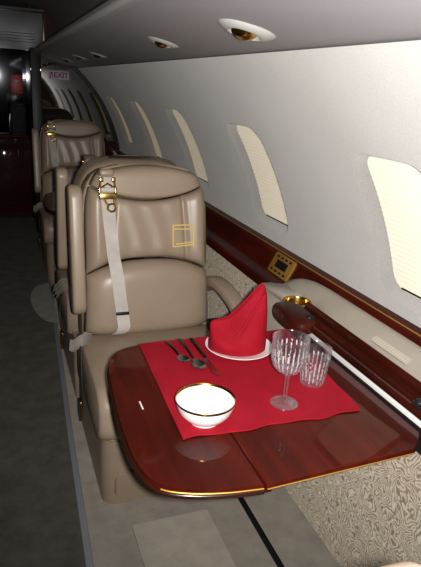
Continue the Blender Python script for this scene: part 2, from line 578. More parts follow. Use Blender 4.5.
# lower side panel of patterned fabric
m = MB()
pp = [(.925, 0.0), (.930, .3), (.945, .52), (.968, .64)]
m.grid(lambda i, j: Vector((pp[j][0], Y_AFT + (Y_FWD - Y_AFT) * i / 20, pp[j][1])), 21, 4)
tag(m.build('baseboard_right', M_boucle, angle=180), 'lower side panel in cream and taupe rippled fabric', 'panel', kind='structure')
# wood side rail
m = MB()
rp = [(1.098, .774), (1.074, .770), (1.060, .762), (1.052, .748), (1.022, .692), (1.012, .682), (.985, .677), (.967, .668), (.960, .655), (.960, .642), (.970, .630), (1.0, .626), (1.098, .62)]
m.sweep([((0, yy, 0), (1, 0, 0), (0, 0, 1)) for yy in (Y_AFT, .5, 2, 3.5, Y_FWD)], rp)
rail = m.build('trim_5', M_wood, angle=50); tag(rail, 'polished mahogany side rail below the windows', 'trim', kind='structure')
m = MB()
m.tube([(1.066, yy, .7690) for yy in (Y_AFT, 2, Y_FWD)], .0022, 8)
m.build('rail_inlay', M_golddull, rail)

# ------------------------------------------------------------------ forward end
PX0 = .312
def wall_x(z, off=0): return CX + math.sqrt((RW + off) ** 2 - (z - CZ) ** 2)
m = MB()
zz = [.0, .2, .4, .6, .75, .86]
outl = [(PX0, 0), (.93, 0), (1.05, .62), (wall_x(.80) - .0, .80), (wall_x(.86), .86), (PX0, .86)]
def slab(m, pts, y0, y1):
    lo = [m.vert((x, y0, z)) for x, z in pts]; hi = [m.vert((x, y1, z)) for x, z in pts]
    m.face(lo); m.face(hi[::-1])
    for i in range(len(pts)):
        j = (i + 1) % len(pts)
        m.face([lo[i], hi[i], hi[j], lo[j]])
slab(m, outl, 5.4, 5.46)
fw = m.build('wall_forward', M_wood_dk, smooth=False); tag(fw, 'mahogany forward partition behind the far seat', 'wall', kind='structure')
m = MB()
arc = [(wall_x(z, -.03), z) for z in [.86 + (1.47 - .86) * k / 16 for k in range(17)]]
slab(m, [(.40, .86)] + arc + [(.66, 1.50), (.40, 1.56)], 5.41, 5.45)
mi = m.build('mirror_panel', M_mirror, fw, smooth=False); mi['label'] = 'mirrored upper half reflecting the windows'
m = MB()
path = [(Vector((wall_x(z, -.018), 5.395, z)), (1, 0, 0), (0, 1, 0)) for z in [.80 + (1.49 - .80) * k / 16 for k in range(17)]]
m.sweep(path, [(-.015, -.02), (.015, -.02), (.015, .03), (-.015, .03)])
m.build('mirror_frame', M_black, fw, angle=60)
# door post
m = MB(); m.box((PX0, 5.37, 0), (.402, 5.46, 1.62), .006)
post = m.build('trim_6', M_black); tag(post, 'black lacquered doorway post between the mirrors', 'trim', kind='structure')
for zc in (1.42, 1.655):
    pass
m = MB()
m.box((PX0 - .004, 5.365, 1.435), (PX0 + .012, 5.375, 1.46), .003); m.build('hinge', M_chrome, post)
m = MB()
m.box((.392, 5.360, 1.43), (.408, 5.372, 1.46), .003); m.build('hinge', M_chrome, post)
# header over the doorway
m = MB(); m.box((-.9, 5.40, 1.60), (.445, 5.46, 1.925))
hd = m.build('trim_7', M_header, smooth=False); tag(hd, 'polished metal header panel over the doorway', 'trim', kind='structure')
m = MB()
m.box((-.9, 5.388, 1.895), (.445, 5.40, 1.905), .002); m.box((.430, 5.388, 1.62), (.442, 5.40, 1.90), .002)
for k in range(4):
    m.box((-.9, 5.392, 1.66 + .022 * k), (.36, 5.40, 1.664 + .022 * k), .001)
m.build('header_moulding', M_dkmetal, hd)
# jamb and fill above partition
m = MB()
slab(m, [(.40, 1.56), (.66, 1.50), (.75, 1.48), (.75, 1.98), (.40, 1.98)], 5.41, 5.46)
m.box((PX0, 5.46, 0), (PX0 + .03, 6.6, 1.98))
m.box((-1.3, 5.40, 0), (-.62, 5.46, 2.0))
m.box((-1.4, 6.55, 0), (1.2, 6.6, 2.0))
tag(m.build('wall_entry', M_wood_dk, smooth=False), 'dark walls enclosing the entry beyond the doorway', 'wall', kind='structure')

cab = empty('galley_cabinet', (-.1, 6.02, 0), 'dark mahogany cabinet with smoked mirror top closing the aisle end', 'cabinet')
m = MB(); m.box((-.5, .0, 0), (.41, .40, .80)); m.build('body', M_wood_dk, cab, smooth=False)
m = MB(); m.box((-.5, -.015, .80), (.41, .40, .835), .006); m.build('countertop', M_wood, cab)
m = MB(); m.box((-.49, -.012, .70), (.40, 0, .785), .003); m.build('drawer', M_wood_dk, cab)
m = MB(); m.box((-.49, -.012, .06), (-.05, 0, .69), .003); m.build('door', M_wood_dk, cab)
m = MB(); m.box((-.04, -.012, .06), (.40, 0, .69), .003); m.build('door', M_wood_dk, cab)
m = MB(); m.box((-.5, .10, .835), (.41, .13, 1.80)); m.build('mirror_back', M_smoke, cab, smooth=False)
# red placard on the cabinet mirror
rs = MB(); rs.box((.165, 6.095, 1.22), (.275, 6.115, 1.40), .004)
ro = rs.build('red_placard', plain('red_enamel', srgb(190, 30, 22), .4)); tag(ro, 'red placard with white bar on the mirror beyond the doorway', 'sign')
m = MB(); m.box((.205, 6.090, 1.335), (.24, 6.095, 1.345)); m.build('white_bar', M_white, ro, smooth=False)
# dark rounded appliance on the galley counter
ap = empty('galley_appliance', (.21, 6.02, .835), 'black rounded appliance with chrome trim on the galley counter', 'appliance')
m = MB(); m.prism(rrect(-.085, .10, .0, .085, .03), 0, .30, .03, 4); m.build('body', plain('appliance_black', (.004, .004, .005, 1), .5, spec=.15), ap)
m = MB(); m.tube([(-.07 + .15 * k / 8, -.004, .235 + .035 * sin(PI * k / 8)) for k in range(9)], .004, 8); m.build('chrome_trim', M_chrome, ap)
m = MB(); m.tube([(-.075, -.004, .02), (-.078, -.008, .11), (-.07, -.004, .20)], .005, 8); m.build('handle', M_chrome, ap)

# exit sign on the mirror
ex = empty('exit_sign', (.552, 5.400, 1.412), 'small white sign with red EXIT lettering on the forward mirror', 'sign')
m = MB(); m.box((-.088, 0, -.036), (.088, .008, .036), .002)
m.build('sign_plate', plain('sign_white', srgb(196, 196, 216), .5), ex)
def text(body, size, mat, parent, loc, rot, name='lettering', ext=.001):
    c = bpy.data.curves.new(name, 'FONT'); c.body = body; c.size = size; c.extrude = ext
    c.align_x = 'CENTER'; c.align_y = 'CENTER'; c.offset = .0026
    tmp = bpy.data.objects.new('tmp', c); COL.objects.link(tmp)
    dg = bpy.context.evaluated_depsgraph_get()
    me = bpy.data.meshes.new_from_object(tmp.evaluated_get(dg))
    bpy.data.objects.remove(tmp); bpy.data.curves.remove(c)
    me.materials.clear(); me.materials.append(mat)
    o = bpy.data.objects.new(name, me); link(o, parent); o.location = loc; o.rotation_euler = rot
    return o
M_signred = plain('sign_red', srgb(150, 8, 52), .5)
text('EXIT', .062, M_signred, ex, (.018, -.002, 0), (PI / 2, 0, 0))
m = MB(); m.face([m.vert((-.080, -.002, .026)), m.vert((-.052, -.002, .026)), m.vert((-.052, -.002, -.026))])
m.face([m.vert((-.080, -.002, .020)), m.vert((-.080, -.002, -.026)), m.vert((-.064, -.002, -.026))])
m.build('arrow', M_signred, ex, smooth=False)

# ------------------------------------------------------------------ reading lights
M_bezel = plain('bezel_white', srgb(206, 204, 200), .5)
def reading_light(x, yy, label, k=1.0, group='reading lights in the overhead panel'):
    zc = 1.483 + (.718 - x) / .353 * .095
    e = empty('reading_light', (x, yy, zc), label, 'light', group)
    slope = math.atan2(.095, .353)
    M = Matrix.Rotation(slope, 4, 'Y') @ Matrix.Scale(k, 4)
    m = MB(); prof = [(.040, .006), (.041, -.013), (.046, -.017), (.058, -.015), (.072, -.008), (.082, .001), (.082, .004), (.040, .006)]
    m.lathe(prof, None, 40, M=M @ Matrix.Diagonal((1, 1.15, 1, 1))); m.build('bezel', M_bezel, e)
    m = MB(); R2 = .040
    M2 = M @ Matrix.Rotation(-.5, 4, 'Y') @ Matrix.Rotation(.35, 4, 'X')
    prof = [(R2 * sin(t), -R2 * cos(t) * .75) for t in [.58 + (PI / 2 - .58) * k / 8 for k in range(9)]]
    prof = [(.019, .010), (.019, prof[0][1])] + prof + [(R2, .01)]
    m.lathe(prof, None, 32, M=M2); m.build('eyeball', M_gold, e)
    m = MB(); m.lathe([(0, .006), (.019, .006)], None, 24, M=M2); m.build('lens', M_black, e)
    return e
reading_light(.575, 1.345, 'gold eyeball reading light nearest the camera overhead', .92)
reading_light(.560, 2.03, 'gold eyeball reading light second from the camera overhead', .74)
reading_light(.560, 3.37, 'gold eyeball reading light above the far seat, third in row', .7)
reading_light(.545, 4.00, 'gold eyeball reading light fourth in the overhead row', .7)
reading_light(.545, 4.70, 'gold eyeball reading light farthest forward overhead', .7)

# ------------------------------------------------------------------ seats
def pillow(B, n=30, m=30, T=.08, pu=4.0, pv=4.0, extra=None, frame=None):
    """closed cushion: B(u,v)->(x,z), swelling to T along -y of its frame"""
    mb = MB()
    sp = lambda k, N: .5 - .5 * cos(PI * k / N) if False else (lambda t: .5 + .5 * math.copysign(abs(2 * t - 1) ** .75, 2 * t - 1))(k / N)
    def e(t, p):
        if isinstance(p, tuple): p = p[0] if t < .5 else p[1]
        return max(0.0, 1 - abs(2 * t - 1) ** p) ** (1 / 2.2)
    def P(i, j, front=True):
        u, v = sp(i, n), sp(j, m)
        x, z = B(u, v)
        d = T * e(u, pu) * e(v, pv)
        if extra: d += extra(u, v, x, z) * min(1, e(u, pu) * e(v, pv) * 1.2)
        return Vector((x, -d if front else 0.0, z))
    F = mb.grid(lambda i, j: P(i, j), n + 1, m + 1)
    mb.grid(lambda i, j: P(i, j, False), n + 1, m + 1)
    return mb

def make_seat(loc, rz, aisle, labels, group='tan leather cabin seats', detail=True, lean=.15, wallarm=True):
    """local axes: occupant faces -y; aisle = -1/+1 local side next to the aisle"""
    root = empty('cabin_seat', loc, labels, 'seat', group, rz)
    A = aisle
    # pedestal
    m = MB()
    def ped(i, j):
        t = j / 8
        zc = .0 + .30 * t
        f = 1 + .015 * sin(PI * t)
        ol = rrect(-.252 * f, .252 * f, -.272 - .012 * t, .30, (.05, .05, .03, .03), 6)
        x, yv = ol[i % len(ol)]
        return Vector((x, yv, zc))
    nol = len(rrect(-1, 1, -1, 1, .2, 6))
    V = m.grid(ped, nol, 9, closed_u=True)
    m.face([V[i][8] for i in range(nol)]); m.face([V[i][0] for i in range(nol)][::-1])
    base = m.build('pedestal', M_leather_dk, root)
    m = MB(); ol = rrect(-.215, .215, .03, .135, .03, 6)
    lo = [m.vert((x, -.275 - .012 * z / .3, z)) for x, z in ol]; hi = [m.vert((x * .985, -.285 - .012 * z / .3, .1 + (z - .1) * .97)) for x, z in ol]
    for i in range(len(ol)):
        j = (i + 1) % len(ol); m.face([lo[i], lo[j], hi[j], hi[i]])
    m.face(hi[::-1]); m.build('front_panel', M_leather_dk, base)
    # seat cushion
    m = MB()
    def cush(i, j):
        # rounded box wrapped as a closed tube along x
        t = i / 28
        return None
    prof = []   # y,z section, front nose well rounded
    for k in range(9):
        a = -PI / 2 - PI / 2 * k / 8; prof.append((-.27 + .062 * cos(a), .335 + .062 * sin(a)))
    for k in range(1, 9):
        a = PI - PI / 2 * k / 8; prof.append((-.245 + .087 * cos(a) , .372 + .088 * sin(a)))
    prof += [(-.12, .466), (.0, .468), (.12, .462), (.20, .455), (.215, .44), (.215, .29), (.20, .275)]
    npf = len(prof); cy_, cz_ = -.04, .36
    N = 26
    def C(i, j):
        t = 2 * i / N - 1
        x = .272 * math.copysign(1 - (1 - abs(t)) ** 1.8, t)
        k = max(0, 1 - abs(x / .272) ** 9) ** .5
        k = .90 + .10 * k
        yv, zv = prof[j]
        puff = .008 * (1 - (x / .272) ** 2)
        return Vector((x, cy_ + (yv - cy_) * (k if True else 1), cz_ + (zv - cz_) * k * (1 + puff * 6)))
    V = m.grid(C, N + 1, npf, closed_v=True)
    m.face(V[0][::-1]); m.face(V[N])
    cu = m.build('seat_cushion', M_leather, root, angle=75)
    # piping of the cushion
    m = MB()
    for zz_, yy_ in ((.442, -.318), (.285, -.326)):
        pts = []
        for k in range(13):
            x = -.235 + .47 * k / 12
            pts.append((x, yy_ + .022 * (abs(x) / .235) ** 4, zz_ + (.008 if zz_ > .4 else -.004) * (1 - (x / .235) ** 2)))
        m.tube(pts, .0032, 6)
    for sx in (-1, 1):
        m.tube([(sx * .232, -.300, .449), (sx * .257, -.20, .453), (sx * .260, .0, .454), (sx * .257, .15, .448)], .003, 6)
        m.tube([(sx * .236, -.304, .44), (sx * .240, -.312, .40), (sx * .238, -.312, .34), (sx * .232, -.304, .29)], .003, 6)
    m.build('piping', M_piping, cu)
    # ---- back, in a frame leaning backwards about (y=.17, z=.45)
    bf = bpy.data.objects.new('backrest', None)
    Mb = Matrix.Translation((0, .155, .45)) @ Matrix.Rotation(-lean, 4, 'X')
    H = .652
    def half(z):          # half width of the back along its height
        t = z / H
        w = .246 - .012 * t
        if t > .68:
            q = (t - .68) / .32
            w = .2375 - .105 * (1 - math.sqrt(max(0, 1 - q ** 2.3)))
        return w
    top = lambda x: H - .045 * (abs(x) / .24) ** 3 - .0
    # shell behind the cushions
    m = MB()
    def ring(z, g):
        w = half(z) + .012
        return rrect(-w, w, .0, .125 + g, (.02, .02, .055, .055), 6)
    zs = [0, .05, .15, .3, .42, .49, .545, .585, .615, .637, .652]
    def sh(i, j):
        z = zs[j]
        q = max(0, (z - .52) / .132)
        k = math.sqrt(max(.0, 1 - q ** 2.6)) if q > 0 else 1
        w = (half(min(z, .56)) + .010) * (.45 + .55 * k)
        ol = rrect(-w, w, -.004, .03 + (.105) * (.35 + .65 * k), (.012, .012, .028, .028), 6)
        x, yv = ol[i]
        return Vector((x, yv, z * 1.0))
    V = m.grid(sh, nol, len(zs), closed_u=True)
    m.face([V[i][-1] for i in range(nol)]); m.face([V[i][0] for i in range(nol)][::-1])
    shell = m.build('back_shell', M_leather_dk, root, M=Mb, angle=60)
    # seam heights
    arc_h = lambda x: .522 + .055 * (x / .24) ** 2        # sagging line below the headrest
    arc_l = lambda x: .300 - .060 * (abs(x) / .24) ** 2.6   # arched line above the lumbar cushion
    def Bmap(z0, z1):
        def B(u, v):
            zc = None
            t = 2 * u - 1
            za = z0(t * .24); zb = z1(t * .24)
            z = za + (zb - za) * v
            return (t * half(min(z, H)), z)
        return B
    def htop(x): return .652 - .030 * (abs(x) / .24) ** 2.5
    # headrest outline rounded at its upper corners
    hb = Bmap(arc_h, htop)
    pillow(hb, 40, 30, .068, 8, (14, 3.2), None).build('headrest', M_leather, root, M=Mb, angle=180)
    def wrinkle(u, v, x, z):
        g = 0
        for sx in (-1, 1):      # bolster seams
            sxx = sx * (.150 - .02 * v)
            g -= .016 * math.exp(-((x - sxx) / .0075) ** 2)
            g += .016 * math.exp(-((x - sx * .20) / .035) ** 2)
        if abs(x) < .13:
            g += .0045 * sin(x * 75 + 2.0 * sin(z * 14)) * (.35 + .65 * (1 - v)) * (1 - (x / .13) ** 2)
        return g
    pillow(Bmap(arc_l, arc_h), 64, 40, .062, 9, (8, 12), wrinkle).build('back_cushion', M_leather, root, M=Mb, angle=180)
    lb = lambda u, v: (lambda p: (p[0] * (1.03 - .02 * v), p[1]))(Bmap(lambda x: .0 + .02 * (abs(x) / .24) ** 4, arc_l)(u, v))
    pillow(lb, 40, 40, .078, 7, (4.5, 5), lambda u, v, x, z: .012 * (1 - (x / .25) ** 2)).build('lumbar_cushion', M_leather, root, M=Mb, angle=180)
    # raised armrest beside the back on the aisle side
    m = MB()
    ol = rrect(-.125, -.022, .110, .580, (.05, .05, .035, .05), 8)
    b2 = bmesh.new()
    lo = [b2.verts.new((A * .252, yv, z)) for yv, z in ol]; hi = [b2.verts.new((A * .300, yv, z)) for yv, z in ol]
    b2.faces.new(lo); b2.faces.new(hi[::-1])
    for i in range(len(ol)):
        j = (i + 1) % len(ol); b2.faces.new([lo[i], hi[i], hi[j], lo[j]])
    ee = [e for e in b2.edges if abs(e.verts[0].co.x - e.verts[1].co.x) < 1e-6]
    bmesh.ops.recalc_face_normals(b2, faces=b2.faces[:])
    bmesh.ops.bevel(b2, geom=ee, offset=.014, segments=4, profile=.5, affect='EDGES')
    m.absorb(b2)
    m.build('armrest', M_leather, root, M=Mb, angle=50)['label'] = 'aisle armrest folded upright beside the back'
    # wall side armrest, an arched band
    if wallarm:
        m = MB()
        pts = []
        ctrl = [(.225, .60), (.17, .636), (.10, .650), (.02, .648), (-.07, .634), (-.14, .604), (-.185, .55), (-.195, .46)]
        cc = []
        for k in range(len(ctrl) - 1):
            for q in range(4):
                p0 = ctrl[max(k - 1, 0)]; p1 = ctrl[k]; p2 = ctrl[k + 1]; p3 = ctrl[min(k + 2, len(ctrl) - 1)]
                t = q / 4
                f = lambda a, b, c, d: .5 * (2 * b + (c - a) * t + (2 * a - 5 * b + 4 * c - d) * t * t + (3 * b - a - 3 * c + d) * t ** 3)
                cc.append((f(p0[0], p1[0], p2[0], p3[0]), f(p0[1], p1[1], p2[1], p3[1])))
        cc.append(ctrl[-1])
        path = []
        for k, (yv, z) in enumerate(cc):
            a = cc[max(k - 1, 0)]; b = cc[min(k + 1, len(cc) - 1)]
            t = Vector((0, b[0] - a[0], b[1] - a[1])).normalized()
            nrm = Vector((1, 0, 0)).cross(t)
            path.append(((-A * .274, yv, z), (1, 0, 0), nrm))
        sec = [(.030 * math.copysign(abs(cos(q)) ** .6, cos(q)), .024 * math.copysign(abs(sin(q)) ** .6, sin(q))) for q in [2 * PI * k / 20 for k in range(20)]]
        m.sweep(path, sec)
        m.build('armrest', M_leather, root, angle=60)['label'] = 'arched armrest on the wall side'
    # shoulder belt
    def front_y(z, x):    # approximate front of the cushions in the back frame
        if z > arc_h(x): return -.075 * (1 - max(0, (z - .59) / .06) ** 3)
        if z > arc_l(x): return -.066
        return -.092
    m = MB()
    xs = lambda z: A * (.162 - .055 * max(0, 1 - z / .60) ** 1.3)
    path = []
    for k in range(31):
        z = .625 - (.625 - .055) * k / 30
        x = xs(z)
        yv = sum(front_y(z + dz, x) for dz in (-.03, -.015, 0, .015, .03)) / 5 - .006
        yv = yv if z > .05 else yv
        path.append(((x, yv, z), (1, 0, 0), (0, 1, 0)))
    x = xs(.05)
    for (dx, yv, z) in ((.005, -.090, .034), (.02, -.075, .02), (.045, -.060, .012)):
        path.append(((x + A * dx, yv, z), (1, 0, 0), (0, 1, 0)))
    m.sweep(path, [(-.0235, -.001), (.0235, -.001), (.0235, .001), (-.0235, .001)])
    belt = m.build('shoulder_belt', M_webbing, root, M=Mb, angle=30)
    belt['label'] = 'silver grey webbing hanging down the back cushion'
    m = MB(); z = .105; m.box((xs(z) - .024, front_y(z, 0) - .016, z - .005), (xs(z) + .024, front_y(z, 0) - .002, z + .006), .002)
    m.build('belt_keeper', M_black, belt, M=Mb)
    # gold buckle
    m = MB(); zc, xc, yc = .555, xs(.555), -.092
    m.box((xc - .033, yc - .004, zc - .016), (xc - .024, yc + .006, zc + .016), .003); m.box((xc + .024, yc - .004, zc - .016), (xc + .033, yc + .006, zc + .016), .003)
    m.box((xc - .032, yc - .008, zc - .028), (xc + .032, yc + .008, zc - .004), .004)
    for sx in (-1, 1):
        m.box((xc + sx * .022 - .008, yc - .004, zc + .032), (xc + sx * .022 + .008, yc + .006, zc + .050), .004)
        m.tube([(xc + sx * .028, yc, zc + .012), (xc + sx * .024, yc, zc + .036)], .004, 6)
        m.tube([(xc + sx * .018 - A * .004, yc, zc - .028), (xc - A * .012 + sx * .012, yc - .002, zc - .052)], .004, 6)
    ringp = [(xc - A * .012 + .014 * cos(q), yc - .003, zc - .058 + .014 * sin(q)) for q in [2 * PI * k / 16 for k in range(16)]]
    m.tube(ringp, .004, 6, closed=True)
    m.tube([(xc - .024, yc, zc + .012), (xc, yc - .002, zc + .028), (xc + .024, yc, zc + .012)], .004, 6)
    m.build('belt_buckle', M_gold, belt, M=Mb)
    m = MB(); m.box((xc - .025, yc - .008, zc - .002), (xc + .025, yc + .004, zc + .014), .005); m.build('webbing_loop', M_webbing, belt, M=Mb)
    m = MB(); m.box((xc - .026, yc + .004, .606), (xc + .026, .0, .634), .010)
    m.build('belt_guide', M_leather_dk, belt, M=Mb)
    # bunched lap belt at the foot of the aisle armrest
    m = MB()
    for k in range(3):
        pts = []
        base_y, base_z = .13 + .0 * k, .47 + .012 * k
        path = []
        for q in range(9):
            t = q / 8
            yv = .10 - .016 * k - .02 * sin(PI * t)
            z = .452 + .011 * k + .020 * sin(PI * min(1, t * 1.15)) - .012 * t
            x = A * (.228 + .005 * k + .078 * t)
            path.append(((x, yv, z), (-A * .15, .45, .88), (.1, -.86, .48)))
        m.sweep(path, [(-.020, -.002), (.020, -.002), (.020, .002), (-.020, .002)])
    lap = m.build('lap_belt', M_webbing_grey, root, angle=30); lap['label'] = 'bunched silver lap belt on the aisle side'
    m = MB()
    path = []
    for q in range(10):
        t = q / 9
        yv = .055 - .01 * t - .06 * sin(PI * t); z = .462 - .235 * t
        path.append(((A * (.279 + .006 * sin(PI * t)), yv, z), (0, 1, .2), (1, 0, 0)))
    m.sweep(path, [(-.014, -.0015), (.014, -.0015), (.014, .0015), (-.014, .0015)])
    m.build('belt_tail', M_webbing_dk, lap, angle=30)
    m = MB(); m.box((A * .282 - .006, .035, .165), (A * .282 + .006, .075, .235), .005); m.box((A * .282 - .004, .045, .145), (A * .282 + .004, .065, .168), .003)
    m.build('lap_buckle', M_gold, lap)
    m = MB(); m.box((-A * .262 - .026, .04, .445), (-A * .262 + .026, .11, .495), .012); m.box((-A * .262 - .012, .02, .46), (-A * .262 + .012, .05, .482), .004)
    lb2 = m.build('lap_buckle', M_gold, root); lb2['label'] = 'gold lap belt buckle on the wall side'
    m = MB(); m.box((-A * .262 - .028, .075, .44), (-A * .262 + .028, .12, .50), .01); m.build('buckle_cover', M_black, lb2)
    return root, Mb

SEAT_LABELS = ['tan leather cabin seat facing the set dining table, gold stitched emblem on its back',
               'tan leather cabin seat turned away, back to back behind the front seat',
               'tan leather cabin seat far down the cabin against the forward partition',
               'tan leather seat across the table from the emblem seat, only its cushion edge in frame']
s1, Mb1 = make_seat((.522, 1.845, 0), 0, -1, SEAT_LABELS[0])
s2, _ = make_seat((.524, 2.60, 0), PI, 1, SEAT_LABELS[1])
s3, _ = make_seat((.545, 4.25, 0), 0, -1, SEAT_LABELS[2])
s4, _ = make_seat((.560, .4030, 0), PI, 1, SEAT_LABELS[3], wallarm=False)

# stitched emblem on the front seat's back cushion
m = MB()
ex0, ez0 = .130, .385
def bar(x0, z0, x1, z1, w=.003):
    m.tube([(x0, -.071, z0), (x1, -.071, z1)], w, 6)
w_, h_ = .084, .082
for d in (0, .012):
    pass
bar(ex0 - w_ / 2, ez0 - h_ / 2, ex0 + w_ / 2, ez0 - h_ / 2 + .006); bar(ex0 - w_ / 2, ez0 + h_ / 2, ex0 + w_ / 2, ez0 + h_ / 2)
bar(ex0 - w_ / 2, ez0 + h_ / 2, ex0 - w_ / 2, ez0 - h_ / 2); bar(ex0 + w_ / 2, ez0 + h_ / 2 + .004, ex0 + w_ / 2 - .003, ez0 - h_ / 2)
bar(ex0 - w_ / 2, ez0 + h_ / 2 - .014, ex0 + w_ / 2 - .01, ez0 + h_ / 2 - .016)
bar(ex0 - w_ / 2 + .010, ez0 - h_ / 2 + .010, ex0 + w_ / 2 - .004, ez0 - h_ / 2 + .015)
o = m.build('stitched_emblem', plain('gold_thread', srgb(226, 194, 118), .6), s1, M=Mb1)
o['label'] = 'open square emblem in gold thread'

# ------------------------------------------------------------------ tables
def table(loc, label, group, rz=0):
    """local: x toward the wall, y forward, top at z=.68, front edge y=0"""
    t = empty('folding_table', loc, label, 'table', group, rz)
    zt = .68
    m = MB()
    ol = [( .224, .645), (.224, 0.0)] 
    pts = []
    # left leaf outline, clockwise from hinge front
    def arcp(cx, cy, r, a0, a1, n=8, rx=1.0):
        return [(cx + rx * r * cos(a0 + (a1 - a0) * k / n), cy + r * sin(a0 + (a1 - a0) * k / n)) for k in range(n + 1)]
    ctl = [(.223, -.001), (.16, .006), (.105, .018), (.062, .034), (.035, .052), (.018, .080), (.009, .118), (.004, .165), (.004, .27), (.010, .37),
           (.019, .47), (.027, .53), (.042, .580), (.065, .612), (.095, .630), (.135, .639), (.223, .642)]
    L = []
    for q in range(len(ctl) - 1):
        p0, p1, p2, p3 = ctl[max(q - 1, 0)], ctl[q], ctl[q + 1], ctl[min(q + 2, len(ctl) - 1)]
        for w in range(3):
            tt = w / 3
            f = lambda a, b, c, d: .5 * (2 * b + (c - a) * tt + (2 * a - 5 * b + 4 * c - d) * tt * tt + (3 * b - a - 3 * c + d) * tt ** 3)
            L.append((f(p0[0], p1[0], p2[0], p3[0]), f(p0[1], p1[1], p2[1], p3[1])))
    L.append(ctl[-1])
    m.prism(L[::-1], zt - .016, zt, .004, 3)
    lf = m.build('aisle_leaf', M_wood, t, angle=22)
    R = [(.227, -.004), (.585, .012), (.600, .022), (.641, .062), (.641, .645), (.227, .642)]
    m = MB(); m.prism(R, zt - .016, zt, .004, 3)
    rf = m.build('wall_leaf', M_wood, t, angle=22)
    # dark under edge and gilt line
    m = MB()
    pth = [((x, yv, zt - .0165), None, None) for x, yv in L[:-1]]
    rim = [(p[0][0], p[0][1], p[0][2]) for p in pth]
    m.tube(rim, .006, 10)
    m.build('edge_moulding', plain('dark_edge', srgb(44, 18, 10), .25, coat=.5), lf)
    m = MB(); m.tube([(x, yv - .001, zt - .010) for x, yv in L[:13]], .0014, 6); m.build('gilt_line', M_golddull, lf)
    m = MB(); m.tube([(.229, -.0055, zt - .010), (.584, .0105, zt - .010)], .0014, 6); m.build('gilt_line', M_golddull, rf)
    m = MB()
    m.box((.205, .004, zt - .028), (.245, .03, zt - .0165), .003); m.build('hinge', M_wood_dk, t)
    m = MB(); m.box((.205, .60, zt - .028), (.245, .63, zt - .0165), .003); m.build('hinge', M_wood_dk, t)
    m = MB(); m.box((.40, .10, zt - .050), (.638, .16, zt - .0165), .004); m.build('slide_arm', M_dkmetal, t)
    m = MB(); m.box((.40, .48, zt - .050), (.638, .54, zt - .0165), .004); m.build('slide_arm', M_dkmetal, t)
    return t, lf
t1, lf1 = table((.213, .775, 0), 'polished mahogany folding table set for dinner', 'mahogany folding tables')
t2, _ = table((.245, 3.15, 0), 'polished mahogany folding table far off between two seats', 'mahogany folding tables')
TZ = .68
m = MB(); m.box((.0, 0, 0), (.0035, .034, .0008)); sc = m.build('white_sliver', M_white, smooth=False)  # thin plain white strip lying on the table top
sc.location = (.275, 1.085, TZ + .0003); tag(sc, 'tiny white sliver on the bare left end of the table', 'paper')

# ------------------------------------------------------------------ side console with the table pocket
con = empty('side_console', (.93, 1.0, 0), 'beige leather side console with mahogany pocket lid and gold cup holder', 'console')
K = Matrix.Translation((-.93, -1.0, 0))
m = MB()
# ledge the cup holder sits in: outline in xy, far end rounded
lo_ = [(1.0, .30), (1.0, 1.66)] + [(.925 + .075 * cos(a), 1.66 + .095 * sin(a)) for a in [PI / 2 * k / 8 for k in range(1, 9)]] \
    + [(.885 + .06 * cos(a), 1.67 + .085 * sin(a)) for a in [PI / 2 + PI / 2 * k / 8 for k in range(9)]] + [(.83, 1.50), (.845, 1.42), (.91, 1.40), (.91, .30)]
m.prism(lo_, .60, .715, .012, 4)
led = m.build('leather_ledge', M_vinyl, con, M=K, angle=50)
cut = MB(); cut.lathe([(0, -.06), (.0445, -.06), (.0445, .03), (0, .03)], (.922, 1.548, .716), 40)
cut = cut.build('cutter', M_vinyl, None, M=K)
cut.location = con.location
bo = led.modifiers.new('hole', 'BOOLEAN'); bo.operation = 'DIFFERENCE'; bo.object = cut; bo.solver = 'EXACT'
bpy.context.view_layer.update()
dg = bpy.context.evaluated_depsgraph_get()
nm = bpy.data.meshes.new_from_object(led.evaluated_get(dg))
led.modifiers.clear(); led.data = nm; bpy.data.objects.remove(cut)
# leather panel behind the lid leaning to the rail, far end rounded off
m = MB()
n = 30
pf = [(.925, .690), (.935, .712), (.952, .727), (.980, .750), (1.000, .765), (1.016, .770), (1.026, .762), (1.022, .700), (.98, .66)]
yL = [.30 + (1.80 - .30) * k / n for k in range(n + 1)]
def pan(k):
    yv = yL[k]
    q = max(0.0, (yv - 1.50) / .30)
    f = math.sqrt(max(0, 1 - q * q))
    g = smoothstep(1.40, 1.50, yv)
    return [(max(x, x + (.968 - x) * g), .665 + (z - .665) * (.02 + .98 * f) if z > .665 else z) for x, z in pf]
rings = [[m.vert((x, yL[k], z)) for x, z in pan(k)] for k in range(n + 1)]
for A_, B_ in zip(rings, rings[1:]):
    for j in range(len(pf)):
        m.face([A_[j], A_[(j + 1) % len(pf)], B_[(j + 1) % len(pf)], B_[j]])
m.face(rings[0]); m.face(rings[-1][::-1])
m.build('leather_panel', M_vinyl, con, M=K, angle=60)
# vent plate
m = MB()
d = Vector((.04, 0, .023)).normalized()
nrm = Vector((-d.z, 0, d.x))
for k in range(1):
    c0 = Vector((.958, 1.10, .7475)) + nrm * .0012
    hw = .075
    P4 = [c0 - d * .011 + Vector((0, -hw, 0)), c0 + d * .011 + Vector((0, -hw, 0)), c0 + d * .011 + Vector((0, hw, 0)), c0 - d * .011 + Vector((0, hw, 0))]
    lo = [m.vert(p - nrm * .003) for p in P4]; hi = [m.vert(p + nrm * .0006) for p in P4]
    m.face(hi); m.face(lo[::-1])
    for i in range(4): m.face([lo[i], lo[(i + 1) % 4], hi[(i + 1) % 4], hi[i]])
    for s_ in range(14):
        yv = -hw + .008 + s_ * .0105
        a = c0 + Vector((0, yv, 0)) + nrm * .001
        m.tube([a - d * .009, a + d * .009], .0012, 4)
m.build('vent_grille', plain('vent_beige', srgb(182, 172, 156), .5), con, M=K, smooth=False)
